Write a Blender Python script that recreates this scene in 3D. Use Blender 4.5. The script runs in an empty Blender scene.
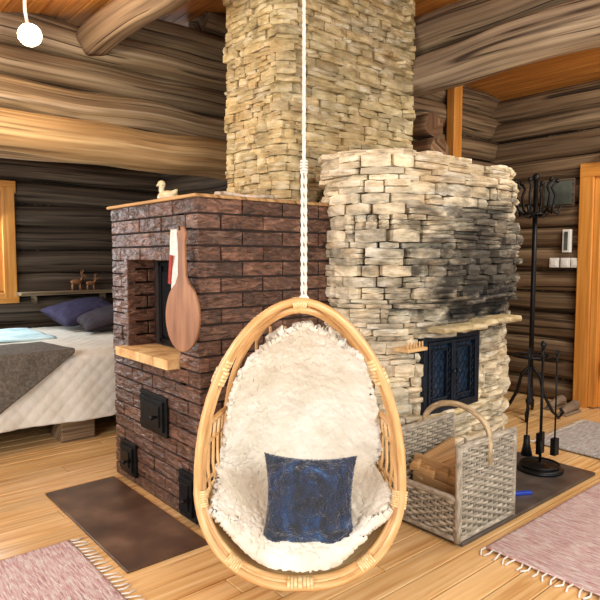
import bpy, math, random
from mathutils import Vector, Matrix, noise, Euler
R_=random.Random(7)
def U(a,b): return R_.uniform(a,b)
def hx(s):
    s=s.lstrip('#'); c=[int(s[i:i+2],16)/255 for i in (0,2,4)]
    return tuple((x/12.92 if x<=0.04045 else ((x+0.055)/1.055)**2.4) for x in c)+(1,)
# ---------------- materials
def mat(name, cols, coord='Object', scale=(1,1,1), ns=5, detail=6, rough=.7, bump=.3, bscale=None, bdist=.01, metal=0, pos=None,
        crack=None, spec=.5, soot=None, emis=None, distort=0, sheen=0, speck=None, blotch=None):
    m=bpy.data.materials.new(name); m.use_nodes=True; nt=m.node_tree; N=nt.nodes; L=nt.links
    b=N['Principled BSDF']; b.inputs['Roughness'].default_value=rough; b.inputs['Metallic'].default_value=metal
    b.inputs['Specular IOR Level'].default_value=spec
    if sheen: b.inputs['Sheen Weight'].default_value=sheen
    tc=N.new('ShaderNodeTexCoord'); mp=N.new('ShaderNodeMapping'); mp.inputs['Scale'].default_value=scale
    L.new(tc.outputs[coord],mp.inputs['Vector'])
    n=N.new('ShaderNodeTexNoise'); n.inputs['Scale'].default_value=ns; n.inputs['Detail'].default_value=detail; n.inputs['Distortion'].default_value=distort
    L.new(mp.outputs[0],n.inputs['Vector'])
    r=N.new('ShaderNodeValToRGB'); e=r.color_ramp.elements
    k=len(cols)
    pos=pos or [0.3+0.4*i/(max(1,k-1)) for i in range(k)]
    e[0].position=pos[0]; e[0].color=hx(cols[0]); e[1].position=pos[-1]; e[1].color=hx(cols[-1])
    for i in range(1,k-1):
        q=e.new(pos[i]); q.color=hx(cols[i])
    L.new(n.outputs['Fac'],r.inputs[0])
    at=N.new('ShaderNodeAttribute'); at.attribute_name='Col'
    mx=N.new('ShaderNodeMix'); mx.data_type='RGBA'; mx.blend_type='MULTIPLY'; mx.inputs[0].default_value=1
    L.new(r.outputs[0],mx.inputs[6]); L.new(at.outputs['Color'],mx.inputs[7])
    out=mx.outputs[2]; hsrc=None
    def mixc(out,fac,c):
        k2=N.new('ShaderNodeMix'); k2.data_type='RGBA'; L.new(fac,k2.inputs[0]); L.new(out,k2.inputs[6]); k2.inputs[7].default_value=hx(c); return k2.outputs[2]
    def ramp(src,a,b_,o0=0,o1=1):
        q=N.new('ShaderNodeMapRange'); q.inputs[1].default_value=a; q.inputs[2].default_value=b_; q.inputs[3].default_value=o0; q.inputs[4].default_value=o1
        L.new(src,q.inputs[0]); return q.outputs[0]
    def nz(sc,s,d,off=0,di=0):
        n2=N.new('ShaderNodeTexNoise'); n2.inputs['Scale'].default_value=s; n2.inputs['Detail'].default_value=d; n2.inputs['Distortion'].default_value=di
        m2=N.new('ShaderNodeMapping'); m2.inputs['Scale'].default_value=sc; m2.inputs['Location'].default_value=(off,off,off)
        L.new(tc.outputs[coord],m2.inputs[0]); L.new(m2.outputs[0],n2.inputs['Vector']); return n2.outputs['Fac']
    def math_(op,a,b_=None,v=None):
        q=N.new('ShaderNodeMath'); q.operation=op
        L.new(a,q.inputs[0])
        if b_ is not None: L.new(b_,q.inputs[1])
        elif v is not None: q.inputs[1].default_value=v
        return q.outputs[0]
    if crack:   # (crack colour, blotch colour, pale streak colour)
        f4=ramp(nz((.9,4.5,1),1.6,3,3),.46,.64,0,.5); out=mixc(out,f4,crack[1])
        f5=ramp(nz((.45,16,1),1.6,3,9),.56,.70,0,.45); out=mixc(out,f5,crack[2])
        f6=ramp(nz((.6,34,1),1.6,2,1),.54,.70,0,.65); out=mixc(out,f6,crack[0])
        cr=math_('ABSOLUTE',math_('SUBTRACT',nz((.18,10,1),1.5,0,5),v=.5)); f=ramp(cr,.008,.034,.9,0)
        msk=ramp(nz((.9,4,1),1.5,1,14),.46,.54); f=math_('MULTIPLY',f,msk)
        out=mixc(out,f,crack[0]); hsrc=f
    if blotch:
        for (sc,s,lo,hi,amt,cc,of) in blotch:
            out=mixc(out,ramp(nz(sc,s,5,of),lo,hi,0,amt),cc)
    if speck:
        n5=N.new('ShaderNodeTexNoise'); n5.inputs['Scale'].default_value=speck[0]; n5.inputs['Detail'].default_value=2
        L.new(mp.outputs[0],n5.inputs['Vector']); out=mixc(out,ramp(n5.outputs['Fac'],speck[1],speck[1]+.04),speck[2])
    if soot:
        for (ctr,rx,ry,rz,amt,cc) in soot:
            ob=N.new('ShaderNodeMapping'); ob.vector_type='POINT'
            ob.inputs['Scale'].default_value=(1/rx,1/ry,1/rz); ob.inputs['Location'].default_value=(-ctr[0]/rx,-ctr[1]/ry,-ctr[2]/rz)
            L.new(tc.outputs['Object'],ob.inputs[0])
            ln=N.new('ShaderNodeVectorMath'); ln.operation='LENGTH'; L.new(ob.outputs[0],ln.inputs[0])
            nn=N.new('ShaderNodeMapping'); nn.inputs['Scale'].default_value=(1,1,2.6); L.new(tc.outputs['Object'],nn.inputs[0])
            n3=N.new('ShaderNodeTexNoise'); n3.inputs['Scale'].default_value=5; n3.inputs['Detail'].default_value=6; n3.inputs['Roughness'].default_value=.65
            L.new(nn.outputs[0],n3.inputs['Vector'])
            ad=N.new('ShaderNodeMath'); ad.operation='MULTIPLY_ADD'; ad.inputs[1].default_value=2.4; L.new(n3.outputs['Fac'],ad.inputs[0]); L.new(ln.outputs['Value'],ad.inputs[2])
            out=mixc(out,ramp(ad.outputs[0],2.35,1.5,0,amt),cc)
    L.new(out,b.inputs['Base Color'])
    if bump:
        bn=N.new('ShaderNodeBump'); bn.inputs['Strength'].default_value=bump; bn.inputs['Distance'].default_value=bdist
        src=n.outputs['Fac']
        if bscale:
            n6=N.new('ShaderNodeTexNoise'); n6.inputs['Scale'].default_value=bscale; n6.inputs['Detail'].default_value=6; L.new(mp.outputs[0],n6.inputs['Vector']); src=n6.outputs['Fac']
        if hsrc is not None: src=math_('SUBTRACT',src,hsrc)
        L.new(src,bn.inputs['Height']); L.new(bn.outputs[0],b.inputs['Normal'])
    if emis:
        b.inputs['Emission Color'].default_value=hx(emis[0]); b.inputs['Emission Strength'].default_value=emis[1]
    return m
M={}
def logmat(n,cols,crk,blot,pale,rough=.75):
    return mat(n,cols,'UV',(.35,15,1),1.8,4,rough,.6,None,.012,crack=(crk,blot,pale),spec=.3)
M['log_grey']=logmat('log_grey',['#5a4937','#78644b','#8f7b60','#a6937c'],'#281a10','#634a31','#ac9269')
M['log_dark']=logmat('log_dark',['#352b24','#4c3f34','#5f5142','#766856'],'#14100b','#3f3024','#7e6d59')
M['log_tan']=logmat('log_tan',['#856846','#a3845a','#b99a6e','#ccb084'],'#3a2614','#86633c','#d3b887')
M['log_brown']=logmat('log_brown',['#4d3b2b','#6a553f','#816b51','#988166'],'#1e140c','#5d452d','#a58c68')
M['log_beam']=logmat('log_beam',['#75634e','#94806a','#ab977c','#c0ad90'],'#34251a','#7c6547','#c9b28a')
bl=[((1,1,3),3,.5,.62,.4,'#aaa08e',2),((1,1,2),2.2,.54,.66,.45,'#bd9a68',8),((1,1,4),6,.56,.66,.5,'#f6eedb',5)]
M['stone']=mat('ledge_stone',['#a09276','#c9bb9c','#ddcfb0','#ebe1c8'],'Object',(1,1,2.5),9,8,.85,.9,22,.02,blotch=bl,
   soot=[((3.14,1.95,1.20),1.05,.9,.46,.92,'#231e19'),((3.22,1.95,1.50),.8,.9,.19,.7,'#453d33'),((3.15,1.95,1.02),.62,.7,.14,.95,'#110e0c')])
M['stone_ch']=mat('chimney_stone',['#8f7e5a','#b5a071','#cbb88b','#deceaa'],'Object',(1,1,2.5),9,8,.85,.9,22,.02,blotch=[((1,1,3),3,.5,.62,.45,'#988b70',2),((1,1,2),2.2,.52,.64,.4,'#b08d58',8),((1,1,4),6,.58,.68,.5,'#eee5ca',5)])
M['mortar']=mat('mortar',['#5e5546','#7d705c'],ns=20,rough=.95)
M['brick']=mat('dark_brick',['#38261d','#563d30','#704f3f','#9a7b60'],'Object',(1,1,3.2),11,8,.36,1,13,.035,distort=1.6,pos=[.3,.45,.6,.78])
M['brickmortar']=mat('brick_mortar',['#221813','#33261f'],ns=20,rough=.95)
M['firebrick']=mat('firebrick',['#b88a55','#d8b078','#e8c890'],ns=10,rough=.85)
M['iron']=mat('cast_iron',['#0e0f11','#1c1e21'],ns=30,rough=.45,metal=.6,bump=.2)
M['ironblue']=mat('enamel_iron',['#0f1822','#1d2a38'],ns=30,rough=.35,metal=.5,bump=.2)
M['doorglass']=mat('stove_glass',['#1a2c40','#2d4660'],ns=4,rough=.12,bump=0)
M['black']=mat('plain_black',['#050505','#0c0b0a'],ns=10,rough=.9)  # plain black for the plate behind the stove doors, replacing a cavity
M['floor']=mat('pine_floor',['#c49258','#d6ab70','#e0b981','#e9c995'],'UV',(.8,18,1),2.0,4,.22,.1,None,.003,distort=.3,blotch=[((1.2,8,1),2,.58,.7,.4,'#ad7b42',4)])
M['ceil']=mat('pine_ceiling',['#9c5f2a','#ba7832','#cb8b42'],'UV',(.8,18,1),2.0,4,.5,.12,None,.004,distort=.3)
M['pine']=mat('pine_trim',['#b87430','#cc8839','#db9a4c'],'UV',(.8,18,1),2,4,.4,.12,None,.004,distort=.3)
M['rattan']=mat('rattan_cane',['#b48750','#cda169','#dfbb84'],'UV',(2,12,1),4,5,.35,.2,None,.003)
M['rattan_w']=mat('rattan_binding',['#c79a5c','#e6c48c','#f2d8a6'],'UV',(2,12,1),6,5,.5,.3,None,.003)
M['wicker']=mat('pale_wicker',['#7a7162','#a09684','#c4bba8'],'UV',(3,12,1),6,4,.7,.3,None,.003)
M['wool']=mat('sheepskin_wool',['#cfc6b2','#e0d9c8','#ece6da'],'Object',(1,1,1),8,5,.95,.6,55,.012,sheen=.3)
M['velvet']=mat('blue_velvet',['#04101f','#09203e','#123760','#4a7cab'],'Object',(1,1,1),11,6,.7,.7,40,.012,sheen=.5,pos=[.38,.54,.66,.80],distort=1.4)
M['rope']=mat('cotton_rope',['#c9c0b0','#efe8da'],ns=60,rough=.9)
M['quilt']=mat('cream_quilt',['#d8d4c6','#e2dfd3','#ebe8df'],'Object',(1,1,1),4,2,.9,.3,60,.006)
M['quilt_window_tint']=mat('window_light_tint',['#9cc6cf','#c4e0e4','#dceef0'],ns=6,rough=.9)  # pale blue carries the cool window light seen on the quilt
M['throw']=mat('grey_throw',['#4b453d','#5f584e','#70685d'],ns=60,rough=.95)
M['pil1']=mat('mauve_pillow',['#2c2742','#3b3553'],ns=12,rough=.9)
M['pil2']=mat('plum_pillow',['#292229','#3d333b'],ns=12,rough=.9)
M['rugpink']=mat('pink_rag_rug',['#c08c8c','#dcb0ac','#ecd0c9','#f6e8e1'],'Object',(9,1,1),14,4,.95,1,40,.02,speck=(24,.6,'#f8efe8'))
M['ruggrey']=mat('pale_rag_rug',['#a9a6a0','#d5d0ca','#f0ebe6'],'Object',(1,9,1),14,4,.95,1,40,.02,speck=(24,.6,'#e6c6c2'))
M['mat']=mat('brown_floor_plate',['#463427','#5b4333','#745a46'],ns=5,rough=.35,bump=.1)
M['slab']=mat('dark_hearth_slab',['#3a332f','#4d443e','#5d534b'],ns=8,rough=.35,bump=.15)
M['board']=mat('board_wood',['#6f4527','#8f5f3a','#a87850'],'Object',(14,14,1.5),2,6,.5,.15,None,.004)
M['woodpale']=mat('pale_wood',['#a98050','#cfa871','#e0be8a'],'UV',(1.5,14,1),3,5,.6,.2,None,.004)
M['firewood']=mat('split_firewood',['#8d6d48','#bc9866','#e0c294'],'UV',(1.5,14,1),3,5,.7,.4,None,.01)
M['bark']=mat('birch_bark',['#8a7560','#cdbda5','#e6dccb'],ns=20,rough=.8)
M['white']=mat('white_plastic',['#dedbd2','#f2f0ea'],ns=3,rough=.4,bump=0)
M['cloth']=mat('white_cloth',['#d8d2c6','#f0ebe2'],ns=30,rough=.95)
M['red']=mat('red_cloth',['#8d2f28','#b04438'],ns=30,rough=.95)
M['ceramic']=mat('glazed_ceramic',['#b8ab85','#dccfa8'],ns=12,rough=.3)
M['glass']=mat('picture_glass',['#2d3330','#5d645c'],ns=5,rough=.15,bump=0)
M['bulb']=mat('lamp_bulb',['#fff4d8','#ffffff'],ns=3,emis=('#ffe2a0',5),bump=0)
M['tape']=mat('blue_plastic',['#1d3fb0','#2b55cc'],ns=3,rough=.4,bump=0)
M['shoe']=mat('shoe_leather',['#6a5a4a','#94826c'],ns=12,rough=.7)
# ---------------- mesh builder
class MB:
    def __init__(s): s.v=[];s.f=[];s.uv=[];s.c=[];s.mi=[];s.sm=[]
    def face(s,idx,uvs,col,mi=0,sm=False):
        s.f.append(idx); s.uv.append(uvs); s.c.append(col); s.mi.append(mi); s.sm.append(sm)
    def box(s,c,sz,rot=None,col=(1,1,1),jit=0,mi=0):
        b=len(s.v); la=max(range(3),key=lambda i:sz[i]); o=U(0,50); rot=rot or Matrix.Identity(3); c=Vector(c)
        loc=[]
        for x in (-1,1):
            for y in (-1,1):
                for z in (-1,1):
                    p=Vector((x*sz[0]/2+U(-jit,jit),y*sz[1]/2+U(-jit,jit),z*sz[2]/2+U(-jit,jit)*.6)); loc.append(p); s.v.append(c+rot@p)
        for f in ((0,1,3,2),(4,6,7,5),(0,4,5,1),(2,3,7,6),(0,2,6,4),(1,5,7,3)):
            s.face([b+i for i in f],[(loc[i][la]+o,sum(loc[i])-loc[i][la]+o) for i in f],col,mi)
    def rock(s,c,sz,rot,col,mi=0,seed=0):
        b=len(s.v); nx=3; o=U(0,50); c=Vector(c); k={}
        top=[U(-.12,.12) for _ in range(nx+1)]; bot=[U(-.12,.12) for _ in range(nx+1)]; fr=[U(-.009,.009) for _ in range(nx+1)]
        for i in range(nx+1):
            x=(i/nx-.5)*sz[0]; e=(1 if 0<i<nx else .86)
            for j,(yy,zz) in enumerate(((-.5,-.5),(-.5,.5),(.5,.5),(.5,-.5),(-.60 if 0<i<nx else -.5,0))):
                X=x+(U(-.004,.004) if 0<i<nx else U(-.002,.002))
                Z=zz*sz[2]*(1+(top if zz>0 else bot)[i])*(e if 0==i or i==nx else 1)
                Y=yy*sz[1]+(fr[i] if yy<0 else 0)+(.006 if (i in(0,nx) and yy<0) else 0)
                k[(i,j)]=len(s.v); s.v.append(c+rot@Vector((X,Y,Z)))
        def f(ids):
            s.face(ids,[(0,0)]*len(ids),col,mi)
        for i in range(nx):
            f([k[(i,0)],k[(i+1,0)],k[(i+1,4)],k[(i,4)]]); f([k[(i,4)],k[(i+1,4)],k[(i+1,1)],k[(i,1)]])
            f([k[(i,1)],k[(i+1,1)],k[(i+1,2)],k[(i,2)]]); f([k[(i,3)],k[(i+1,3)],k[(i+1,0)],k[(i,0)]])
        f([k[(0,0)],k[(0,4)],k[(0,1)],k[(0,2)],k[(0,3)]]); f([k[(nx,3)],k[(nx,2)],k[(nx,1)],k[(nx,4)],k[(nx,0)]])
    def grid(s,fn,nu,nv,col=(1,1,1),mi=0,closeu=False,smooth=True):
        b=len(s.v)
        for i in range(nu+1):
            for j in range(nv+1): s.v.append(Vector(fn(i/nu,j/nv)))
        for i in range(nu):
            for j in range(nv):
                q=[(i,j),(i+1,j),(i+1,j+1),(i,j+1)]
                s.face([b+a*(nv+1)+c for a,c in q],[(a/nu,c/nv) for a,c in q],col,mi,smooth)
    def sweep(s,pts,r,seg=8,closed=False,col=(1,1,1),mi=0,cap=True,flat=1,p=2):
        pts=[Vector(q) for q in pts]; n=len(pts); b=len(s.v); o=U(0,50); d=0
        rf=r if callable(r) else (lambda t:r)
        up=None; ds=[]
        for i in range(n):
            if closed: t=pts[(i+1)%n]-pts[i-1]
            else: t=pts[min(i+1,n-1)]-pts[max(i-1,0)]
            t.normalize()
            if up is None:
                up=Vector((0,0,1)) if abs(t.z)<.9 else Vector((1,0,0))
            up=(up-t*up.dot(t)).normalized(); sd=t.cross(up)
            if i: d+=(pts[i]-pts[i-1]).length
            ds.append(d); rr=rf(i/max(1,n-1))
            for k in range(seg):
                a=2*math.pi*k/seg; ca,sa=math.cos(a),math.sin(a)
                e=2/p; x=math.copysign(abs(ca)**e,ca); y=math.copysign(abs(sa)**e,sa)
                s.v.append(pts[i]+sd*(x*rr*flat)+up*(y*rr))
        R0=rf(.5)
        for i in range(n if closed else n-1):
            j=(i+1)%n; d1=ds[j] if j else d+.05
            for k in range(seg):
                k2=(k+1)%seg; w=2*math.pi*R0/seg
                s.face([b+i*seg+k,b+j*seg+k,b+j*seg+k2,b+i*seg+k2],[(ds[i]+o,k*w+o),(d1+o,k*w+o),(d1+o,(k+1)*w+o),(ds[i]+o,(k+1)*w+o)],col,mi,True)
        if cap and not closed:
            for i0,rev in ((0,False),(n-1,True)):
                id=[b+i0*seg+k for k in range(seg)]
                if rev: id=id[::-1]
                s.face(id,[(o+math.cos(k)*.02,o+math.sin(k)*.1) for k in range(seg)],col,mi)
    def log(s,p0,p1,rz,ry=None,col=(1,1,1),mi=0,p=2.35,wob=.012):
        p0=Vector(p0);p1=Vector(p1); n=max(4,int((p1-p0).length/.09)); o=U(0,99)
        pts=[p0.lerp(p1,i/n)+Vector((noise.noise((o,i*.13,0)),noise.noise((o,i*.13,5)),noise.noise((o,i*.13,9))))*wob*1.5 for i in range(n+1)]
        ax=(p1-p0).normalized()
        b0=len(s.v); s.sweep(pts,lambda t:rz*(1+.05*noise.noise((o,t*n*.16,3))),32,col=col,mi=mi,flat=(ry or rz)/rz,p=p)
        seg=32
        for i in range(b0,len(s.v)):
            q=s.v[i]; along=(q-p0).dot(ax); k=(i-b0)%seg; a=2*math.pi*k/seg
            c=p0+ax*along; dirv=q-c
            if dirv.length>1e-5: dirv.normalize()
            s.v[i]=q+dirv*(noise.noise(Vector((along*1.3+o,math.cos(a)*1.6,math.sin(a)*1.6)))*wob*1.0)
    def ell(s,c,r,col=(1,1,1),mi=0,nu=16,nv=10,rot=None):
        c=Vector(c); rot=rot or Matrix.Identity(3)
        def fn(u,v):
            a=2*math.pi*u; t=math.pi*v
            return c+rot@Vector((r[0]*math.cos(a)*math.sin(t),r[1]*math.sin(a)*math.sin(t),r[2]*math.cos(t)))
        s.grid(fn,nu,nv,col,mi)
    def lathe(s,prof,c,seg=24,col=(1,1,1),mi=0,rot=None):
        c=Vector(c); rot=rot or Matrix.Identity(3); n=len(prof)-1
        def fn(u,v):
            r,z=prof[min(n,int(round(v*n)))]; a=2*math.pi*u
            return c+rot@Vector((r*math.cos(a),r*math.sin(a),z))
        s.grid(fn,seg,n,col,mi)
    def extr(s,out,o,ax,ay,th,col=(1,1,1),mi=0):
        o=Vector(o);ax=Vector(ax);ay=Vector(ay);nn=ax.cross(ay).normalized(); b=len(s.v); n=len(out)
        for k in (0,1):
            for (x,y) in out: s.v.append(o+ax*x+ay*y+nn*(th*k))
        s.face([b+i for i in range(n)][::-1],[out[i] for i in range(n)][::-1],col,mi)
        s.face([b+n+i for i in range(n)],list(out),col,mi)
        for i in range(n):
            j=(i+1)%n; s.face([b+i,b+j,b+n+j,b+n+i],[out[i],out[j],out[j],out[i]],col,mi)
    def build(s,name,mats,bevel=0,parent=None,solid=0,sub=0,weld=False,seg=2):
        me=bpy.data.meshes.new(name); me.from_pydata([tuple(v) for v in s.v],[],s.f)
        for m in (mats if isinstance(mats,(list,tuple)) else [mats]): me.materials.append(M[m])
        me.polygons.foreach_set('material_index',s.mi); me.polygons.foreach_set('use_smooth',s.sm)
        U1=[];C1=[]
        for f,u,c in zip(s.f,s.uv,s.c):
            for k in range(len(f)): U1+=[u[k][0],u[k][1]]; C1+=[c[0],c[1],c[2],1]
        me.uv_layers.new(name='UVMap'); me.uv_layers['UVMap'].data.foreach_set('uv',U1)
        me.color_attributes.new('Col','FLOAT_COLOR','CORNER'); me.color_attributes['Col'].data.foreach_set('color',C1)
        me.uv_layers['UVMap'].data.foreach_set('uv',U1)
        me.update()
        o=bpy.data.objects.new(name,me); bpy.context.scene.collection.objects.link(o)
        if parent: o.parent=parent
        if weld:
            w=o.modifiers.new('w','WELD'); w.merge_threshold=.0005
        if solid:
            w=o.modifiers.new('s','SOLIDIFY'); w.thickness=solid; w.offset=0
        if bevel:
            w=o.modifiers.new('b','BEVEL'); w.width=bevel; w.segments=seg; w.limit_method='ANGLE'
        if sub:
            w=o.modifiers.new('u','SUBSURF'); w.levels=w.render_levels=sub
        return o
def empty(name,loc=(0,0,0)):
    e=bpy.data.objects.new(name,None); e.empty_display_size=.1; bpy.context.scene.collection.objects.link(e); return e
def g(v,j=.1,tint=0):
    k=v*(1+U(-j,j)); return (k*(1+tint),k,k*(1-tint))
def rotm(x,y,z):
    return Euler((math.radians(x),math.radians(y),math.radians(z))).to_matrix()
# ---------------- camera
F=Vector((.6468,.7627,0)); Rr=Vector((.7627,-.6468,0))
cam=bpy.data.cameras.new('camera'); co=bpy.data.objects.new('camera',cam); bpy.context.scene.collection.objects.link(co)
co.location=(0,0,1.3); co.rotation_euler=(math.radians(90-4.17),0,math.radians(-40.3)); cam.sensor_width=36; cam.lens=35.4
cam.clip_start=.05
bpy.context.scene.camera=co
CZ=2.86
# roof: ridge along Y
RX,RZ,SL=3.10,3.36,.262
def roofz(x): return RZ-SL*abs(x-RX)
def rl(z): return RX-(RZ-z)/SL
def rr_(z): return RX+(RZ-z)/SL
# ---------------- floor
mb=MB(); y=-.8; 
while y<6.1:
    w=.125; x=-1.6+U(-1,0)
    while x<5.5:
        l=U(2.2,4.2); x1=min(x+l,5.5); x0=max(x,-1.6)
        if x1>x0: mb.box(((x0+x1)/2,y+w/2,-.02),(x1-x0-.003,w-.006,.04),col=g(1,.10,U(-.01,.02)))
        x+=l
    y+=w
mb.box((1.95,2.65,-.045),(7.1,6.9,.02),col=(.25,.2,.15))
mb.build('floor','floor',bevel=.0025,seg=1)
mb=MB(); x=-1.6
while x<5.5:
    xc=x+.06; sl=SL if xc<RX else -SL
    mb.box((xc,2.65,roofz(xc)+.02),(.118,6.9,.03),Matrix.Rotation(-math.atan(sl),3,'Y'),col=g(1,.12)); x+=.12
for a,b in ((-1.7,RX),(RX,5.6)):
    sl=SL if a<RX else -SL; xc=(a+b)/2
    mb.box((xc,2.65,roofz(xc)+.06),((b-a)*1.04,7,.03),Matrix.Rotation(-math.atan(sl),3,'Y'),col=(.3,.3,.3))
mb.build('ceiling','ceil',bevel=.004,seg=1)
# ---------------- log walls
def wallX(x0,x1,yc,z0,z1,h,hole=None,ry=.12):
    mb=MB(); z=z0
    while z<z1-.05:
        hh=min(h*U(.85,1.15),z1-z)
        if z1-z-hh<.08: hh=z1-z
        zc=z+hh/2; segs=[(max(x0,rl(zc)),min(x1,rr_(zc)))]
        if hole and zc>hole[2] and zc<hole[3]: segs=[(x0,hole[0]),(hole[1],x1)]
        for a,b in segs:
            if b-a>.1: mb.log((a,yc,zc),(b,yc,zc),hh/2*1.01,ry,col=g(1,.22,U(-.02,.04)))
        z+=hh
    zt=min(z1,2.82)
    mb.box(((x0+x1)/2 if not hole else (hole[1]+x1)/2,yc+.02,(z0+zt)/2),((x1-x0) if not hole else x1-hole[1],.10,zt-z0-.02),col=(.12,.1,.08))
    return mb
def wallY(x,y0,y1,z0,z1,h,ry=.12,hole=None):
    mb=MB(); z=z0
    while z<z1-.05:
        hh=min(h*U(.85,1.15),z1-z)
        if z1-z-hh<.08: hh=z1-z
        zc=z+hh/2; segs=[(y0,y1)]
        if hole and zc<hole[2]: segs=[(y0,hole[0]),(hole[1],y1)]
        for a,b in segs: mb.log((x,a,zc),(x,b,zc),hh/2*1.01,ry,col=g(1,.22,U(-.02,.04)))
        z+=hh
    mb.box((x+.03,((hole[1] if hole else y0)+y1)/2,(z0+z1)/2),(.1,y1-(hole[1] if hole else y0),z1-z0-.02),col=(.12,.1,.08))
    return mb
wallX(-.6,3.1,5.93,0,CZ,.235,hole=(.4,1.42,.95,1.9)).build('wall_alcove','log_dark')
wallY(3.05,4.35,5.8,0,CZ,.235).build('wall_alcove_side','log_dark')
mb=MB(); z=2.24
for hh,yy,cc in ((.23,4.24,1.0),(.20,4.27,.75),(.22,4.23,.95),(.2,4.25,.8),(.2,4.24,.85)):
    zc=z+hh/2; mb.log((max(-1.2,rl(zc+.02)),yy,zc),(min(4.2,rr_(zc+.02)),yy,zc-.01),hh/2*1.05,.14,col=g(cc,.05,.01),p=2.2,wob=.024); z+=hh
mb.build('wall_partition','log_grey')
mb=MB(); mb.log((-1.2,4.2,2.1),(3.1,4.2,2.1),.15,.17,col=(.86,.82,.77),p=2.4,wob=.026)
mb.build('lintel_beam','log_tan')
mb=wallX(3.5,5.4,3.3,0,3.3,.2)
for i,z in enumerate((1.74,1.95,2.16,2.37)):
    mb.log((3.98,3.25,z),(3.98,2.96+.04*(i%2),z),.098,.12,col=(.85,.62,.52),p=2.2)
mb.build('wall_back','log_brown')
wallY(5.28,-.6,3.3,0,2.80,.2,hole=(1.28,2.22,2.0)).build('wall_right','log_brown')
# beams
mb=MB(); mb.log((1.62,4.15,2.80),(1.68,-.5,2.80),.11,.115,col=(.55,.48,.43),p=2,wob=.02)
mb.build('ceiling_beam','log_beam')
mb=MB(); mb.log((3.52,3.25,2.63),(3.42,-.4,2.61),.135,.14,col=(.95,.93,.90),p=2.3,wob=.024)
mb.build('ceiling_beam.001','log_beam')
mb=MB(); mb.log((3.56,3.2,2.90),(3.46,-.3,2.90),.125,.13,col=(.6,.54,.48),p=2.3,wob=.02)
mb.build('ceiling_beam.002','log_beam')
mb=MB(); mb.box((4.42,3.13,1.43),(.12,.08,2.84)); mb.build('trim_1','pine',bevel=.006)
# window alcove
e=empty('window_1'); mb=MB()
for c,s in (((.91,5.80,1.93),(1.24,.04,.11)),((.91,5.80,.93),(1.24,.04,.1)),((1.46,5.80,1.43),(.11,.045,1.0)),((.36,5.80,1.43),(.11,.045,1.0)),
            ((1.39,5.88,1.43),(.05,.14,.95)),((.43,5.88,1.43),(.05,.14,.95)),((.91,5.88,1.87),(1,.14,.05)),((.91,5.88,.97),(1,.14,.05)),((.91,5.9,1.43),(.05,.05,.95)),((.91,5.9,1.43),(.95,.05,.04))):
    mb.box(c,s,col=g(1,.08))
mb.build('frame',['pine'],bevel=.006,parent=e)
mb=MB(); mb.box((.91,5.92,1.43),(.95,.008,.9)); mb.build('pane','white',parent=e)
# shelf
e=empty('wall_shelf'); mb=MB(); mb.box((2.25,5.70,.965),(1.5,.18,.03)); 
for x in (1.65,2.3,2.9): mb.box((x,5.76,.91),(.03,.1,.08))
mb.build('board','log_grey',bevel=.005,parent=e)
def deer(name,c,s,mt):
    e=empty(name); mb=MB(); c=Vector(c)
    for dx in (-.035,.035):
        for dy in (-.012,.012): mb.sweep([c+Vector((dx,dy,0))*s,c+Vector((dx*.9,dy,.06))*s],.006*s,6)
    mb.ell(c+Vector((0,0,.075))*s,(.05*s,.02*s,.022*s))
    mb.sweep([c+Vector((.04,0,.08))*s,c+Vector((.06,0,.12))*s],.011*s,8); mb.ell(c+Vector((.07,0,.125))*s,(.024*s,.011*s,.012*s))
    for dy in (-1,1): mb.sweep([c+Vector((.055,dy*.006,.13))*s,c+Vector((.05,dy*.02,.155))*s,c+Vector((.06,dy*.025,.18))*s],.004*s,5)
    mb.build('body',mt,parent=e)
deer('reindeer_figurine',(2.02,5.70,.981),1.1,'board')
deer('reindeer_figurine.001',(2.15,5.68,.981),.9,'board')
# ---------------- bed
e=empty('bed'); BY0,BY1,BX0,BX1=4.12,5.74,-.5,2.55
mb=MB(); 
mb.box(((BX0+BX1)/2,(BY0+BY1)/2,.24),(BX1-BX0-.04,BY1-BY0-.06,.16),col=(.6,.5,.42))
for x in (.2,1.46,2.45):
    for y in (4.25,5.6): mb.box((x,y,.08),(.24,.2,.16),col=(.75,.66,.56))
mb.build('frame','log_beam',bevel=.01,parent=e)
mb=MB()
def quilt(u,v):
    x=BX0+(BX1-BX0)*u
    L1=.46; L2=BY1-BY0; s=v*(L1+L2)
    if s<L1: yy=BY0-.02-.02*math.sin(x*9)*(1-s/L1)-.015*noise.noise((x*6,0,1))*(1-s/L1); z=.17+(s)+.012*math.sin(x*3)*(1-s/L1)
    else: yy=BY0+(s-L1); z=.63
    d=abs(s-L1)
    if d<.06:
        k=(1-d/.06)**2*.018; yy+=k; z-=k
    n=.010*noise.noise((x*3,yy*3,z*2))+.006*abs(math.sin(x*30+(yy+z)*30))**.5*abs(math.sin(x*30-(yy+z)*30))**.5
    return (x,yy-(n if s<L1 else 0),z+(n if s>=L1 else 0))
mb.grid(quilt,300,180); mb.build('quilt','quilt',parent=e,solid=.02)
mb=MB(); mb.box(((BX0+BX1)/2,(BY0+BY1)/2+.01,.46),(BX1-BX0-.06,BY1-BY0-.05,.3)); mb.build('mattress','white',bevel=.03,parent=e)
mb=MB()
mb.grid(lambda u,v:(.2+1.35*u,4.85+.80*v,.655+.012*noise.noise((u*5,v*5,0))),50,30); mb.build('light_tint_patch','quilt_window_tint',parent=e,solid=.012)  # added patch: window light on the quilt painted as a pale blue layer
mb=MB()
def thr(u,v):
    hang=.50-.48*max(0,(u-.25)/.75)**1.1; Lt=.5; x=.62+.80*u; s=v*(hang+Lt)
    wob=.01*noise.noise((u*6,v*4,2))
    if s<hang: 
        z=.665-(hang-s); yy=BY0-.055+wob; x-= .2*(hang-s)
    else: z=.667+wob*.4; yy=BY0-.055+(s-hang); x-=.15*(s-hang)
    return (x,yy,z)
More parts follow.
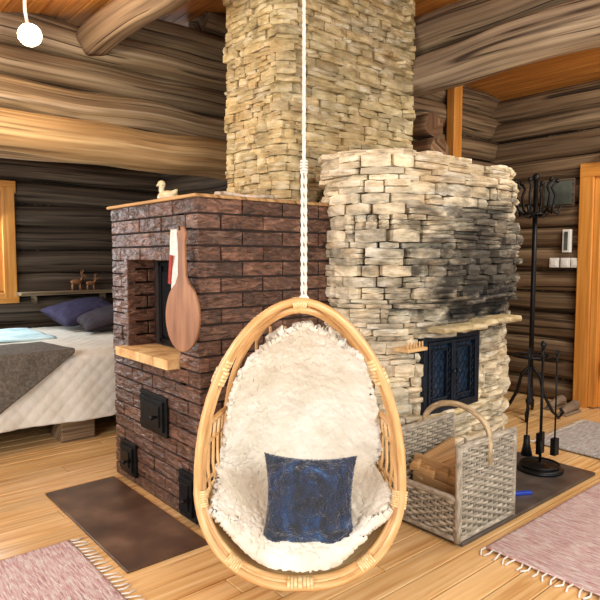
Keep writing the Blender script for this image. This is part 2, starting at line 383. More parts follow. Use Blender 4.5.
mb.grid(thr,50,50); mb.build('throw_blanket','throw',parent=e,solid=.012)
def pillow(mb,c,w,h,t,rot,n=36,wr=.01,mi=0,seed=0,pinch=.07,nap=0):
    c=Vector(c)
    for sg in (1,-1):
        def fn(u,v):
            x=2*u-1;y=2*v-1
            k=max(0,(1-x*x))**.42*max(0,(1-y*y))**.42
            X=x*w/2*(1-pinch*(1-y*y)*(abs(x)**3)); Y=y*h/2*(1-pinch*(1-x*x)*(abs(y)**3))
            q=noise.noise((x*3+seed,y*3,sg))+.6*noise.noise((x*7+seed,y*7,sg))
            nn=0
            if nap:
                nn=nap*(noise.noise((x*26,y*26,sg))+.7*noise.noise((x*55,y*55,sg)))*min(1,k*3+.1)
                X+=nap*.8*noise.noise((x*40,y*40,7)); Y+=nap*.8*noise.noise((x*40,y*40,3))
            return c+rot@Vector((X,Y,sg*(t/2*k+wr*q*min(1,k*2)+nn)))
        mb.grid(fn,n,n,mi=mi)
for nm,c,mt,r,sd in (('bed_pillow',(1.99,5.46,.80),'pil1',(16,-8,12),1),('bed_pillow.001',(2.12,5.06,.775),'pil2',(8,-12,-8),2)):
    mb=MB(); pillow(mb,c,.62,.42,.17,rotm(*r),seed=sd); mb.build(nm,mt,weld=True)
# ---------------- brick oven
OX0,OX1,OY0,OY1,OZ=1.41,2.27,2.39,3.38,1.575
e=empty('brick_oven')
mb=MB()
def brick_face(mb,p0,p1,z0,z1,hole=None):
    p0=Vector(p0);p1=Vector(p1); t=(p1-p0).normalized(); L=(p1-p0).length; out=Vector((t.y,-t.x,0)); ang=math.atan2(t.y,t.x)
    h=.0752; z=z0; r=0; rot=Matrix.Rotation(ang,3,'Z')
    while z<z1-.02:
        s=-(.125 if r%2 else 0); 
        while s<L:
            a=max(0,s)+.0035; b=min(L,s+.25)-.0035
            if s<=0: a=0.0
            if s+.25>=L: b=L
            ivs=[(a,b)]
            if hole:
                for (h0,h1,hz0,hz1) in hole:
                    if z+h/2>hz0 and z+h/2<hz1:
                        nn=[]
                        for (q0,q1) in ivs:
                            if q1<=h0 or q0>=h1: nn.append((q0,q1))
                            else:
                                if q0<h0: nn.append((q0,h0))
                                if q1>h1: nn.append((h1,q1))
                        ivs=nn
            for (q0,q1) in ivs:
                if q1-q0<.02: continue
                c=p0+t*((q0+q1)/2)+Vector((0,0,z+h/2))-out*(.025-U(-.003,.003))
                mb.box(c,(q1-q0,.05,h-.009),rot,col=g(1,.28,U(-.02,.06)),jit=.002)
            s+=.25
        z+=h; r+=1
NY0,NY1,NZ0,NZ1=2.585,3.17,.78,1.30
brick_face(mb,(OX0,OY1,0),(OX0,OY0,0),0.0,OZ,[(OY1-NY1,OY1-NY0,NZ0,NZ1)])
brick_face(mb,(OX0,OY0,0),(OX1,OY0,0),0.0,OZ)
brick_face(mb,(OX0,NY1,NZ0),(OX0+.17,NY1,NZ0),0,NZ1-NZ0)
mb.build('bricks','brick',bevel=.004,parent=e)
mb=MB(); i=.009
mb.box(((OX0+.17+OX1)/2,(OY0+OY1)/2,OZ/2),(OX1-OX0-.17,OY1-OY0-2*i,OZ-.005))
mb.box((OX0+i+.08,(OY0+i+NY0)/2,OZ/2),(.16,NY0-OY0-i,OZ-.005))
mb.box((OX0+i+.08,(OY1-i+NY1+.05)/2,OZ/2),(.16,OY1-NY1-i-.05,OZ-.005))
mb.box((OX0+i+.08,(NY0+NY1)/2,NZ0/2-.01),(.16,NY1-NY0+.1,NZ0-.02))
mb.box((OX0+i+.08,(NY0+NY1)/2,(NZ1+OZ)/2),(.16,NY1-NY0+.1,OZ-NZ1-.01))
mb.build('core','brickmortar',parent=e)
mb=MB()
for k in range(4): mb.box((OX0+.055,NY0+.01+(k+.5)*(NY1-NY0+.04)/4,NZ0-.01),(.23,(NY1-NY0+.04)/4-.004,.05),col=g(1,.1)) 
mb.build('sill','firebrick',bevel=.004,parent=e)
mb=MB(); mb.box(((OX0+OX1)/2-.012,(OY0+OY1)/2,OZ+.009),(OX1-OX0+.02,OY1-OY0+.02,.016),col=(1.1,.95,.8)); mb.build('top_plate','log_tan',bevel=.004,parent=e)
mb=MB(); xb=OX0+.165
mb.box((xb,(NY0+NY1)/2-.03,(NZ0+NZ1)/2+.02),(.02,NY1-NY0-.08,NZ1-NZ0-.02))
for yy,w in ((2.64,.02),(3.05,.02)): mb.box((xb-.015,yy,1.04),(.02,w,.46))
for zz in (.83,1.26): mb.box((xb-.015,2.845,zz),(.02,.43,.02))
mb.box((xb-.02,2.845,1.04),(.012,.36,.36)); mb.sweep([(xb-.03,2.72,1.0),(xb-.06,2.72,1.0),(xb-.06,2.72,1.12),(xb-.03,2.72,1.12)],.007,6)
mb.build('firebox_door','iron',bevel=.003,parent=e)
def irondoor(name,x,y0,y1,z0,z1):
    mb=MB(); yc=(y0+y1)/2; zc=(z0+z1)/2; w=y1-y0; h=z1-z0
    mb.box((x-.006,yc,zc),(.02,w,h)); mb.box((x-.02,yc,zc),(.018,w-.05,h-.05)); mb.box((x-.032,yc,zc),(.008,w-.1,h-.1))
    mb.sweep([(x-.03,yc-w*.28,zc),(x-.06,yc-w*.28,zc)],.008,8); mb.ell((x-.065,yc-w*.28,zc),(.013,.013,.013))
    for s in (-1,1): mb.sweep([(x-.02,y1-.02,zc+s*h*.3-.015),(x-.02,y1-.02,zc+s*h*.3+.015)],.009,8)
    mb.build(name,'iron',bevel=.003,parent=e)
irondoor('ash_door',OX0,2.70,3.0,.37,.58); irondoor('soot_hatch',OX0,3.08,3.28,.05,.24); irondoor('soot_hatch_2',OX0,2.41,2.58,.02,.25)
e=empty('duck_ornament'); mb=MB(); c=Vector((1.56,2.96,OZ+.018))
mb.ell(c+Vector((0,0,.035)),(.05,.08,.035)); mb.sweep([c+Vector((0,.05,.05)),c+Vector((0,.075,.08)),c+Vector((0,.06,.105))],.016,8); mb.ell(c+Vector((0,.072,.112)),(.02,.028,.02)); mb.sweep([c+Vector((0,.09,.112)),c+Vector((0,.125,.106))],lambda t:.011-.005*t,8)
mb.sweep([c+Vector((0,-.06,.045)),c+Vector((0,-.1,.065))],lambda t:.022-.016*t,8)
mb.build('body','ceramic',parent=e)
e=empty('birch_bark_strips'); mb=MB()
for k in range(4):
    y0=2.45+k*.03; mb.sweep([(1.55+.05*k+i*.05,y0+.015*math.sin(i+k),OZ+.030+.006*math.sin(i*1.3+k)) for i in range(8)],.011,6,flat=1.6)
mb.build('strips','bark',parent=e)
e=empty('wooden_bread_peel'); mb=MB()
out=[(.090*math.sin(math.radians(t)),-.165*math.cos(math.radians(t))) for t in range(-156,157,8)]
out=out+[(.022,.19),(.018,.34),(.024,.38),(.013,.415),(-.013,.415),(-.024,.38),(-.018,.34),(-.022,.19)]
mb.extr(out,(1.352,2.425,1.025),Vector((.5,-.866,0)),(0,0,1),.018)
mb.build('blade','board',bevel=.004,parent=e)
mb=MB(); mb.sweep([(OX0-.001,2.45,1.435),(1.33,2.42,1.425),(1.33,2.42,1.44)],.004,6); mb.build('hook','iron',parent=e)
e=empty('oven_mitt'); mb=MB()
def clo(u,v):
    z=1.43-.30*v; w=.02+.04*math.sin(min(1,v*1.3)*math.pi*.5); return (OX0-.035-.012*math.sin(u*9+v*3),2.535+(u-.5)*2*w,z)
mb.grid(clo,14,20); mb.build('cloth','cloth',parent=e,solid=.014)
mb=MB(); mb.box((OX0-.056,2.555,1.24),(.008,.025,.14),rotm(8,0,0)); mb.build('stripe','red',parent=e,bevel=.003)
# ---------------- stone fireplace
e=empty('stone_fireplace')
def arcpath(P,r,n=8):
    P=[Vector(p) for p in P]; o=[P[0]]
    for i in range(1,len(P)-1):
        a=(P[i-1]-P[i]).normalized(); b=(P[i+1]-P[i]).normalized(); s=P[i]+a*r[i]; t=P[i]+b*r[i]
        for k in range(n+1):
            u=k/n; o.append(s*(1-u)**2+P[i]*2*u*(1-u)+t*u*u)
    o.append(P[-1]); return o
def stones(mb,path,z0,z1,hr,lr,dep,hole=None,prot=.016,rowoff=None,ztop=None,cv=.2):
    D=[0]
    for i in range(1,len(path)): D.append(D[-1]+(path[i]-path[i-1]).length)
    def at(s):
        s=max(0,min(D[-1],s))
        for i in range(1,len(D)):
            if s<=D[i]+1e-6: return path[i-1].lerp(path[i],(s-D[i-1])/max(1e-6,D[i]-D[i-1]))
        return path[-1].copy()
    z=z0
    while z<z1-.01:
        h=U(*hr); 
        if z+h>z1: h=z1-z
        s=-U(0,.1)
        while s<D[-1]:
            l=U(*lr)*(1 if h<.06 else .75)
            if at(s+l*.5).x<2.5: l*=.7
            a=max(0,s); b=min(D[-1],s+l)
            if b-a>.02:
                A=at(a+.002);B=at(b-.002); mc=at((a+b)/2)
                skip=False
                if hole:
                    for (x0,x1,hz0,hz1) in hole:
                        if mc.y<2.1 and z+h/2>hz0 and z+h/2<hz1 and B.x>x0 and A.x<x1:
                            if A.x<x0-.03: B=Vector((x0,B.y)); mc=(A+B)/2
                            elif B.x>x1+.03: A=Vector((x1,A.y)); mc=(A+B)/2
                            else: skip=True
                if ztop and z+h>ztop(mc): skip=True
                if not skip:
                    t=(B-A); L=t.length
                    if L>.015:
                        t.normalize(); out=Vector((t.y,-t.x)); rot=Matrix.Rotation(math.atan2(t.y,t.x),3,'Z')@Matrix.Rotation(U(-.04,.04),3,'Y')
                        sp=1
                        if h>.042 and U(0,1)<.3: sp=2
                        if h>.065 and U(0,1)<.25: sp=3
                        for q in range(sp):
                            pr=U(-prot,prot)+(rowoff(z,mc) if rowoff else 0); c=mc+out*(pr-dep/2)
                            mb.rock((c.x,c.y,z+h*(q+.5)/sp),(L-.001,dep,h/sp-.001),rot,g(1,cv,U(-.02,.05)))
            s+=l
        z+=h
FZ=1.83; DX0,DX1,DZ0,DZ1=2.54,3.06,.43,.87
fpts=[(2.75,2.85),(2.24,2.46),(2.23,2.24),(2.36,2.04),(2.60,1.97),(3.30,1.97),(3.56,2.06),(3.67,2.30),(3.67,3.14)]; frad=[0,.09,.10,.10,.10,.10,.11,.11,0]
fp=arcpath(fpts,frad,5)
mb=MB()
def ro(z,p):
    w=.014*noise.noise((p.x*3,p.y*3,z*4))
    if p.y<2.3 and z>.95: return w+.015+.03*math.sin(min(1,(z-.95)/.85)*math.pi)
    return w+(-.012 if p.x>3.06 else 0)
stones(mb,fp,0,FZ,(.024,.082),(.08,.34),.13,[(DX0,DX1,DZ0,DZ1)],rowoff=ro,prot=.025,ztop=lambda p:FZ+.02+.03*noise.noise((p.x*2,p.y*2,0)),cv=.19)
nf=len(fp)
for k in range(30):
    f_=k/30*(nf-1); i=min(nf-2,int(f_)); q=fp[i].lerp(fp[i+1],f_-i)
    dd=(fp[i+1]-fp[i]); ang=math.atan2(dd.y,dd.x) if dd.length>1e-4 else 0
    out=Vector((math.sin(ang),-math.cos(ang))); hh=U(.012,.035)
    mb.rock((q.x-out.x*.06,q.y-out.y*.06,FZ+hh/2-.004),(U(.10,.22),.15,hh),Matrix.Rotation(ang+U(-.1,.1),3,'Z'),g(1.03,.12,.02))
mb.build('ledge_stones','stone',bevel=.004,parent=e)
mb=MB()
fi=[(2.75,2.95),(2.32,2.50),(2.31,2.28),(2.42,2.13),(2.60,2.04),(3.28,2.04),(3.50,2.12),(3.59,2.32),(3.59,3.14),(2.75,3.14)]; mb.extr(fi,(0,0,0),(1,0,0),(0,1,0),FZ-.01)
mb.build('core','mortar',parent=e)
mb=MB()
for (x0,x1,z,h,d) in ((2.60,3.02,.885,.035,.11),(2.98,3.36,.905,.038,.13),(2.5,3.12,.40,.035,.05)):
    n=3; 
    for k in range(n):
        mb.rock((x0+(x1-x0)*(k+.5)/n,1.99-d/2+.05,z+h/2+U(-.004,.004)),((x1-x0)/n-.003,d+.1,h),Matrix.Rotation(U(-.04,.04),3,'Z'),g(1.0,.1))
mb.build('mantel_ledge','stone_ch',bevel=.005,parent=e)
mb=MB(); yd=1.98
mb.box(((DX0+DX1)/2,yd+.03,(DZ0+DZ1)/2),(DX1-DX0,.02,DZ1-DZ0),mi=1)
def frame(x0,x1,z0,z1,w,d,y):
    mb.box(((x0+x1)/2,y,z0+w/2),(x1-x0,d,w)); mb.box(((x0+x1)/2,y,z1-w/2),(x1-x0,d,w))
    mb.box((x0+w/2,y,(z0+z1)/2),(w,d,z1-z0-2*w)); mb.box((x1-w/2,y,(z0+z1)/2),(w,d,z1-z0-2*w))
frame(DX0,DX1,DZ0,DZ1,.03,.05,yd+.005)
xm=(DX0+DX1)/2
for a,b in ((DX0+.032,xm-.002),(xm+.002,DX1-.032)):
    frame(a,b,DZ0+.032,DZ1-.032,.018,.03,yd-.012)
    frame(a+.045,b-.045,DZ0+.08,DZ1-.08,.008,.02,yd-.008)
    mb.box(((a+b)/2,yd+.012,(DZ0+DZ1)/2),(b-a-.02,.006,DZ1-DZ0-.1),mi=2)
    zs=[DZ0+.068+i*.0405 for i in range(8)]
    for z in zs:
        for x in (a+.034,b-.034):
            mb.sweep([(x+.013*math.cos(t*math.pi/5),yd-.012,z+.017*math.sin(t*math.pi/5)) for t in range(10)],.0035,5,closed=True)
    xs=[a+.06+i*.03 for i in range(4)]
    for x in xs:
        for z in (DZ0+.068,DZ1-.068): mb.sweep([(x+.013*math.cos(t*math.pi/5),yd-.012,z+.012*math.sin(t*math.pi/5)) for t in range(10)],.0035,5,closed=True)
    cx=(a+b)/2
    for k in range(4):
        z=DZ0+.12+k*.065
        mb.sweep([(cx-.045,yd-.008,z-.03),(cx,yd-.008,z+.03),(cx+.045,yd-.008,z-.03)],.004,5)
        mb.sweep([(cx-.045,yd-.008,z+.03),(cx,yd-.008,z-.03),(cx+.045,yd-.008,z+.03)],.004,5)
mb.ell((xm-.02,yd-.04,.66),(.01,.015,.01)); mb.ell((xm+.02,yd-.04,.66),(.01,.015,.01))
mb.build('fire_doors',['ironblue','black','doorglass'],bevel=.002,parent=e,seg=1)
mb=MB(); mb.box((2.42,1.96,.82),(.16,.10,.018)); 
for k in range(6): mb.sweep([(2.36+.024*k,1.93,.825),(2.36+.024*k,1.93,.86)],.006,6)
mb.build('match_rack','woodpale',parent=e,bevel=.003)
mb=MB()
cp=arcpath([(2.18,3.33),(2.20,2.75),(3.42,2.75),(3.42,3.14)],[0,.10,.08,0])
stones(mb,cp,1.6,3.28,(.026,.058),(.08,.26),.09,prot=.015,cv=.2)
mb.build('chimney_stones','stone_ch',bevel=.004,parent=e)
mb=MB(); mb.box((2.82,2.97,2.42),(1.12,.36,1.65)); mb.build('chimney_core','mortar',parent=e)
# ---------------- floor plates and rugs
mb=MB(); mb.box((1.165,2.77,.006),(.39,1.06,.012)); mb.build('floor_plate','mat',bevel=.003)
mb=MB(); mb.box((2.89,1.73,.009),(1.36,.50,.018)); mb.build('hearth_slab','slab',bevel=.004)
def rug(name,x0,x1,y0,y1,mt,z=.001,fr='x'):
    e=empty(name); mb=MB()
    mb.grid(lambda u,v:(x0+(x1-x0)*u,y0+(y1-y0)*v,z+.012+.004*noise.noise(((x0+(x1-x0)*u)*60 if fr=='x' else u*9,(y0+(y1-y0)*v)*60 if fr=='y' else v*9,0))),140,60)
    mb.build('weave',mt,parent=e,solid=.01)
    mb=MB(); n=int(((y1-y0) if fr=='x' else (x1-x0))/.035)
    for k in range(n+1):
        for end in (0,1):
            if fr=='x':
                y=y0+(y1-y0)*k/n; x=(x0,x1)[end]; d=(-1,1)[end]; pp=[(x-.0*d,y,z+.012),(x+.03*d,y+U(-.01,.01),.008),(x+.06*d,y+U(-.015,.015),.006)]
            else:
                x=x0+(x1-x0)*k/n; y=(y0,y1)[end]; d=(-1,1)[end]; pp=[(x,y,z+.012),(x+U(-.01,.01),y+.03*d,.008),(x+U(-.015,.015),y+.06*d,.006)]
            mb.sweep(pp,.004,5)
    mb.build('fringe','cloth',parent=e)
rug('rag_rug',2.27,4.9,.55,1.40,'rugpink')
rug('rag_rug.001',3.86,4.68,1.5,2.02,'ruggrey',fr='y')
rug('rag_rug.002',-.9,.88,1.75,2.66,'rugpink')
# ---------------- hanging chair
e=empty('hanging_egg_chair'); C=F*2.12+Vector((0,0,0))
def P(a,b,z): return C+Rr*a-F*b+Vector((0,0,z))
def hoop(th,W,zt,zw,zb,bt,bw,bb):
    c=math.cos(th); s=math.sin(th)
    if c>=0: z=zw+(zt-zw)*c; k=1-c; b=bt+(bw-bt)*math.sin(k*math.pi/2)
    else: z=zw+(zw-zb)*c; b=bw+(bb-bw)*(-c)
    w=W*abs(s)**(1.08 if c>=0 else .85)
    return math.copysign(w,s),b,z
def HF(th,o=0): return hoop(th,.372+o,1.14+o,.48,.145-o,0,.03,.13)
def HB(th,o=0): return hoop(th,.31+o,1.11+o,.55,.20-o,-.01,-.30,-.24)
N_=64
mb=MB()
for o,db in ((0,0),(-.012,-.032)):
    mb.sweep([P(HF(2*math.pi*i/N_,o)[0],HF(2*math.pi*i/N_,o)[1]+db,HF(2*math.pi*i/N_,o)[2]) for i in range(N_)],.015,10,closed=True,col=g(1,.05))
mb.sweep([P(*HB(2*math.pi*i/N_)) for i in range(N_)],.014,10,closed=True,col=(.95,.9,.85))
def lerp3(A,B,t): return tuple(A[i]*(1-t)+B[i]*t for i in range(3))
for i in range(31):
    th=math.pi*(.56+.88*i/30); A=HF(th);B=HB(th)
    pts=[]
    for k in range(9):
        t=k/8; a,b,z=lerp3(A,B,t); z-=.02*math.sin(math.pi*t); pts.append(P(a,b,z))
    mb.sweep(pts,.006,6,col=g(1,.1))
for i in range(-3,4):
    a=i*.06; pts=[]
    for k in range(14):
        t=k/13; z=.24+.78*t
        bb=-.36+.12*abs(2*t-1)**2.2+ .5*a*a ; lim=.26*math.sqrt(max(0,1-((z-.58)/.52)**2)); aa=max(-lim,min(lim,a))
        pts.append(P(aa,bb,z))
    mb.sweep(pts,.006,6)
for sg in (-1,1):
    for z in (.46,.60,.68):
        th=math.acos(max(-1,min(1,(z-.48)/.66 if z>.48 else (z-.48)/.33)))*sg
        A=HF(th); thb=math.acos(max(-1,min(1,(z-.55)/.56 if z>.55 else (z-.55)/.35)))*sg; B=HB(thb)
        mb.sweep([P(*lerp3(A,B,t/6)) for t in range(7)],.011 if z>.65 else .006,8)
    for k in range(1,6):
        t=k/6
        q=[]
        for z in (.40,.5,.6,.68):
            th=math.acos(max(-1,min(1,(z-.48)/.66 if z>.48 else (z-.48)/.33)))*sg
            thb=math.acos(max(-1,min(1,(z-.55)/.56 if z>.55 else (z-.55)/.35)))*sg
            q.append(P(*lerp3(HF(th),HB(thb),t)))
        mb.sweep(q,.006,6)
mb.build('cane_frame','rattan',parent=e)
mb=MB()
mid=lambda th:P(HF(th,-.006)[0],HF(th,-.006)[1]-.016,HF(th,-.006)[2])
for th in (0,.9,-.9,1.75,-1.75,2.5,-2.5,math.pi):
    dd=.035/.4; 
    for k in range(7):
        a0=th-dd+2*dd*k/7; A=mid(a0);B=mid(a0+2*dd/7*.9)
        mb.sweep([A,B],.022,12,flat=1.45)
mb.build('cane_binding','rattan_w',parent=e)
mb=MB()
def shell(u,v):
    th=math.pi*(.56+.88*u); a,b,z=lerp3(HF(th,-.004),HB(th,-.004),v); return P(a,b,z-.02*math.sin(math.pi*v)+.008)
mb.grid(shell,50,16); mb.build('seat_weave','rattan_w',parent=e,solid=.006)
cl=[(-.09,1.06),(-.20,.93),(-.29,.76),(-.325,.58),(-.28,.42),(-.16,.325),(-.02,.285),(.07,.262),(.115,.235),(.13,.205)]
hw=[.09,.215,.285,.315,.32,.325,.335,.33,.30,.235]
def cat(arr,t):
    n=len(arr)-1; x=t*n; i=min(n-1,int(x)); f=x-i
    p0=arr[max(0,i-1)];p1=arr[i];p2=arr[i+1];p3=arr[min(n,i+2)]
    h=lambda a,b,c,d:.5*((2*b)+(-a+c)*f+(2*a-5*b+4*c-d)*f*f+(-a+3*b-3*c+d)*f**3)
    return tuple(h(*q) for q in zip(p0,p1,p2,p3)) if isinstance(p1,tuple) else h(p0,p1,p2,p3)
def skin(u,v):
    t=2*v-1; b,z=cat(cl,u); w=cat(hw,u)
    w*=1+.09*noise.noise((u*5,0 if t<0 else 4,7))+.02*noise.noise((u*16,0 if t<0 else 4,7))
    a=w*t+.022*max(0,1-u*2.5)
    ends=(t*t)*.05*max(0,1-u*8)
    z-=ends+.012*noise.noise((t*4,3,3))*max(0,1-u*6)
    back=max(0,min(1,(.55-u)/.2)); seat=1-back
    b+=back*.15*abs(t)**2.2*min(1,u*4+.1)
    z+=seat*(.13*abs(t)**2.4)
    b-=max(0,(u-.6)/.4)*.11*t*t
    return P(a,b,z)
def skinf(u,v):
    p=skin(u,v); d=.004
    n=(skin(min(1,u+d),v)-skin(max(0,u-d),v)).cross(skin(u,min(1,v+d))-skin(u,max(0,v-d)))
    n.normalize()
    if n.dot(F)>0 or (abs(n.dot(F))<.1 and n.z<0): n=-n
    q=noise.noise(p*7)*.007+noise.noise(p*34)*.0045+noise.noise(p*90)*.0034
    edge=min(1,(1-abs(2*v-1))*12)
    jit=Vector((noise.noise(p*90),noise.noise(p*90+Vector((9,0,0))),noise.noise(p*90+Vector((0,9,0)))))*(.003+.006*(1-edge))
    return p+n*(q+.012)+jit
mb=MB(); mb.grid(skinf,230,160); mb.build('sheepskin','wool',parent=e,solid=.022)
mb=MB()
Rx=Matrix((Rr,Vector((0,0,1)),-F)).transposed()
rt=Rx@rotm(-20,0,-2)
pillow(mb,P(.035,0.01,.408),.35,.33,.15,rt,n=150,wr=.016,seed=5,pinch=.12,nap=.0045)
mb.build('blue_velvet_cushion','velvet',parent=e)
mb=MB(); ra=.014
for k in range(3):
    mb.sweep([P(ra+.0035*math.cos(z*75+k*2.094),-.01+.0035*math.sin(z*75+k*2.094),z) for z in [1.60+i*.016 for i in range(103)]],.0038,6)
for off in (-.006,.006):
    for k in range(2):
        mb.sweep([P(ra+off+.003*math.cos(z*90+k*3.14),-.01+.003*math.sin(z*90+k*3.14),z) for z in [1.13+i*.012 for i in range(41)]],.0038,6)
for i in range(5): mb.sweep([P(ra+.011*math.cos(t*math.pi/4),-.01+.011*math.sin(t*math.pi/4),1.60+.010*i) for t in range(8)],.004,6,closed=True)
mb.sweep([P(ra+.02*math.cos(t*math.pi/6),-.01,1.13+.03*math.sin(t*math.pi/6)) for t in range(12)],.006,6,closed=True)
mb.build('rope','rope',parent=e)
e=empty('ceiling_rope_loop'); mb=MB()
c=F*3.0+Rr*.13
mb.sweep([(c.x,c.y,roofz(c.x)),(c.x,c.y,2.75),(c.x+.01,c.y,2.68),(c.x,c.y,2.61)],.007,8); mb.build('cord','rope',parent=e)
# ---------------- basket
e=empty('wicker_log_basket'); mb=MB(); bx0,bx1,by0,by1,bz0,bz1=2.20,2.66,1.50,1.86,.03,.45
def weave(p0,p1,z0,z1,ph=0):
    p0=Vector(p0);p1=Vector(p1);t=(p1-p0);L=t.length;t.normalize();o=Vector((t.y,-t.x,0)); n=max(3,int(L/.04)); 
    for k in range(n+1): mb.sweep([p0+t*(L*k/n)+Vector((0,0,z0)),p0+t*(L*k/n)+Vector((0,0,z1))],.005,6,col=g(.9,.1))
    z=z0+.008; r=0
    while z<z1-.004:
        pts=[p0+t*(L*s/(n*3))+o*(.009*math.cos(math.pi*(s/3+r)))+Vector((0,0,z)) for s in range(n*3+1)]
        mb.sweep(pts,.0082,6,col=g(1,.2)); z+=.0158; r+=1
weave((bx0,by0,0),(bx1,by0,0),bz0,bz1)
weave((bx0,by1,0),(bx1,by1,0),bz0,bz1)
weave((bx0,by1,0),(bx0,by0,0),bz0,.21)
weave((bx1,by0,0),(bx1,by1,0),bz0,.21)
def bar(a,b,r=.013): mb.sweep([Vector(a).lerp(Vector(b),k/6) for k in range(7)],r,8,col=g(1,.05))
for y in (by0,by1):
    bar((bx0,y,bz1),(bx1,y,bz1),.015); bar((bx0,y,bz0),(bx1,y,bz0),.015)
    for x in (bx0,bx1): bar((x,y,.018),(x,y,bz1+.008),.016)
for x in (bx0,bx1): bar((x,by0,bz0),(x,by1,bz0)); bar((x,by0,.215),(x,by1,.215),.015)
xc=(bx0+bx1)/2
hp=[(xc,(by0+by1)/2-.19*math.cos(math.pi*k/20),bz1-.12*(k in(0,20))+.13*math.sin(math.pi*k/20)) for k in range(21)]
mb.sweep(hp,.015,8,col=(1.3,1.15,.9))
mb.box(((bx0+bx1)/2,(by0+by1)/2,.035),(bx1-bx0-.02,by1-by0-.02,.012))
mb.build('wicker','wicker',parent=e)
mb=MB()
def split(p0,p1,r,tw):
    p0=Vector(p0);p1=Vector(p1);ax=(p1-p0).normalized(); s=ax.cross(Vector((0,0,1))).normalized(); u=s.cross(ax)
    out=[(0,0)]+[(r*math.cos(math.radians(a)),r*math.sin(math.radians(a))) for a in range(0,101,20)]
    ct,st=math.cos(tw),math.sin(tw); out=[(x*ct-y*st,x*st+y*ct) for x,y in out]
    mb.extr(out,p0,s,u,(p1-p0).length if s.cross(u).dot(ax)>0 else -(p1-p0).length,col=g(1,.25,U(0,.05)))
for k in range(9):
    x=bx0+.06+.115*(k%4); z=.06+.09*(k//4)
    split((x,by0+.04,z),(x+U(-.01,.01),by1-.05,z+U(0,.02)),U(.075,.09),U(-.3,.6))
for k in range(7):
    y=by0+.06+.04*k
    split((bx0+.04+U(0,.03),y,.235+U(0,.03)),(bx1-.08,y+U(-.04,.04),.25+U(0,.06)),U(.05,.065),U(-.5,1.8))
mb.build('firewood','firewood',parent=e,bevel=.003,seg=1)
# ---------------- fire tool stand
e=empty('fireplace_tool_stand'); mb=MB(); c=Vector((3.36,1.72,.019))
mb.lathe([(0,0),(.13,0),(.135,.01),(.12,.022),(.05,.03),(.02,.045),(.0,.05)],c,32)
mb.sweep([c+Vector((.11*math.cos(t*math.pi/12),.11*math.sin(t*math.pi/12),.035)) for t in range(24)],.007,6,closed=True)
mb.sweep([c,c+Vector((0,0,.74))],.009,8); mb.ell(c+Vector((0,0,.76)),(.018,.018,.024))
for k in range(4):
    a=k*math.pi/2+.5; d=Vector((math.cos(a),math.sin(a),0))
    mb.sweep([c+Vector((0,0,.68)),c+d*.04+Vector((0,0,.70)),c+d*.075+Vector((0,0,.68)),c+d*.085+Vector((0,0,.705))],.005,6)
    q=c+d*.078; mb.sweep([q+Vector((0,0,.70)),q+Vector((0,0,.2))],.0055,6)
    mb.sweep([q+Vector((.014*math.cos(t*math.pi/5),0,.715+.018*math.sin(t*math.pi/5))) for t in range(10)],.005,5,closed=True)
    if k==0: mb.box(q+Vector((0,0,.14)),(.07,.02,.13))
    elif k==1: mb.lathe([(.0,.2),(.018,.2),(.02,.15),(.035,.08),(0,.08)],q,12)
    elif k==2: mb.sweep([q+Vector((0,0,.2)),q+Vector((0,0,.10)),q+Vector((.03,0,.09))],.006,6)
    else: mb.box(q+Vector((0,0,.15)),(.05,.03,.1))
mb.build('iron_tools','iron',parent=e)
e=empty('coat_stand'); mb=MB(); c=Vector((4.51,2.41,0))
mb.sweep([c+Vector((0,0,.1)),c+Vector((0,0,1.9))],.019,10); mb.ell(c+Vector((0,0,1.93)),(.03,.03,.035))
mb.lathe([(0,.1),(.03,.1),(.035,.13),(.02,.16),(.03,.2),(.018,.24)],c,14)
for k in range(4):
    a=k*math.pi/2+.4; d=Vector((math.cos(a),math.sin(a),0))
    mb.sweep([c+Vector((0,0,.42)),c+d*.07+Vector((0,0,.34)),c+d*.1+Vector((0,0,.2)),c+d*.17+Vector((0,0,.06)),c+d*.22+Vector((0,0,.012)),c+d*.25+Vector((0,0,.06)),c+d*.23+Vector((0,0,.09))],.013,8)
for k in range(6):
    a=k*math.pi/3+.2; d=Vector((math.cos(a),math.sin(a),0))
    mb.sweep([c+Vector((0,0,1.66)),c+d*.06+Vector((0,0,1.62)),c+d*.13+Vector((0,0,1.68)),c+d*.15+Vector((0,0,1.79)),c+d*.12+Vector((0,0,1.85)),c+d*.16+Vector((0,0,1.90))],.011,8)
    mb.sweep([c+d*.12+Vector((0,0,1.67)),c+d*.17+Vector((0,0,1.64)),c+d*.19+Vector((0,0,1.70))],.010,8); mb.ell(c+d*.16+Vector((0,0,1.90)),(.018,.018,.018))
mb.sweep([c+Vector((.1*math.cos(t*math.pi/10),.1*math.sin(t*math.pi/10),1.64)) for t in range(20)],.008,6,closed=True)
mb.sweep([c+Vector((.14*math.cos(t*math.pi/10),.14*math.sin(t*math.pi/10),.5)) for t in range(20)],.010,6,closed=True)
mb.sweep([c+Vector((-.14,0,.5)),c+Vector((.14,0,.5))],.008,6)
mb.build('wrought_iron','iron',parent=e)
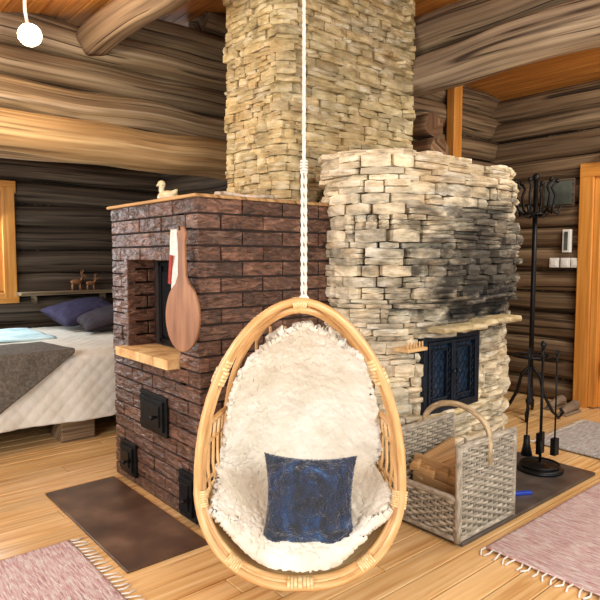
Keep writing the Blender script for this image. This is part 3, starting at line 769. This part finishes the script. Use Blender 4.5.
# ---------------- right wall details
WX=5.15
e=empty('door_1'); mb=MB()
mb.box((WX-.01,2.28,1.0),(.06,.12,2.1)); mb.box((WX-.01,1.22,1.0),(.06,.12,2.1)); mb.box((WX-.01,1.75,2.03),(.065,1.18,.12))
mb.box((WX+.03,2.19,.99),(.1,.06,1.96)); mb.build('frame','pine',bevel=.006,parent=e)
mb=MB()
for k in range(7):
    mb.box((WX+.06,2.10-.125*k,.98),(.04,.122,1.94),col=g(1,.1))
for z in (.35,1.0,1.65): mb.box((WX+.035,1.72,z),(.03,.84,.12))
mb.build('leaf','pine',bevel=.005,parent=e)
def wbox(name,y,z,w,h,mt,d=.03,inner=None):
    e=empty(name); mb=MB(); mb.box((WX-d/2,y,z),(d,w,h)); mb.build('body',mt,bevel=.004,parent=e)
    if inner:
        mb=MB(); mb.box((WX-d-.003,y,z),(.008,w-.04,h-.04)); mb.build('insert',inner,parent=e)
wbox('framed_picture',2.53,1.86,.28,.24,'log_dark',.03,'glass')
wbox('thermostat',2.44,1.44,.07,.2,'white',.04,'glass')
for k,y in enumerate((2.55,2.45,2.36)): wbox('light_switch'+('' if not k else '.%03d'%k),y,1.25,.08,.085,'white',.03,'white')
wbox('wall_shelf.001',1.98,2.16,.3,.07,'white',.14)
for k,(x,y) in enumerate(((4.86,2.24),(4.95,2.40))):
    e=empty('slipper'+('' if not k else '.001')); mb=MB()
    mb.sweep([(x+.1,y,.05),(x+.05,y,.055),(x-.02,y,.045),(x-.1,y,.035),(x-.14,y,.03)],lambda t:.045-.018*t,10,flat=.9)
    mb.box((x-.02,y,.008),(.27,.085,.016)); mb.build('upper','shoe',parent=e,bevel=.003)
e=empty('lighter'); mb=MB(); mb.box((2.92,1.60,.026),(.13,.03,.014),rotm(0,0,-30)); mb.ell((2.86,1.63,.027),(.02,.014,.009)); mb.build('body','tape',parent=e,bevel=.003)
# ---------------- ceiling spot
e=empty('ceiling_spotlight'); mb=MB(); c=Vector((1.04,3.55,2.53)); rr=Vector((.6,3.0,2.2)).to_track_quat('Z','Y').to_matrix()
rz=roofz(1.05)
mb.sweep([(1.05,3.66,rz),(1.05,3.66,2.70),c+rr@Vector((0,0,.09))],.010,8); mb.lathe([(.0,.02),(.05,.02),(.05,0),(.012,0)],(1.05,3.66,rz-.02),20)
mb.lathe([(.0,.12),(.03,.12),(.042,.09),(.064,.0),(.060,.0),(.03,.06)],c,24,rot=rr); mb.build('shade','white',parent=e)
mb=MB(); mb.ell(c+rr@Vector((0,0,-.005)),(.055,.055,.045)); mb.build('bulb','bulb',parent=e)
# ---------------- lights
def area(n,loc,tgt,sx,sy,p,col=(1,1,1)):
    l=bpy.data.lights.new(n,'AREA'); l.shape='RECTANGLE'; l.size=sx; l.size_y=sy; l.energy=p; l.color=col
    o=bpy.data.objects.new(n,l); bpy.context.scene.collection.objects.link(o); o.location=loc
    o.rotation_euler=(Vector(tgt)-Vector(loc)).to_track_quat('-Z','Y').to_euler(); return o
area('daylight_fill_south',(1.2,-.9,1.7),(2.2,3,1.0),1.8,1.3,72,(1,.98,.94))  # added area light for daylight from behind; no window is built there
area('daylight_fill_west',(-1.5,1.9,1.6),(2,3,1.0),1.6,1.3,80,(.97,.98,1))  # area light added on the open left side for unseen window daylight
area('daylight_alcove_window',(.9,5.7,1.5),(1.4,4.6,.6),.9,.8,24,(.85,.94,1))
area('hall_fill',(4.3,1.0,2.7),(4.4,1.8,0),.5,.5,44,(1,.93,.82))  # added area light that brightens the hall; no lamp is modelled here
pl=bpy.data.lights.new('spot_glow','POINT'); pl.energy=32; pl.color=(1,.86,.62); pl.shadow_soft_size=.05
po=bpy.data.objects.new('spot_glow',pl); bpy.context.scene.collection.objects.link(po); po.location=(1.0,3.40,2.46)
w=bpy.data.worlds.new('world'); bpy.context.scene.world=w; w.use_nodes=True
w.node_tree.nodes['Background'].inputs[0].default_value=(.97,.98,1,1); w.node_tree.nodes['Background'].inputs[1].default_value=.95
try:
    bpy.context.scene.view_settings.view_transform='Standard'
except Exception as ex: print(ex)
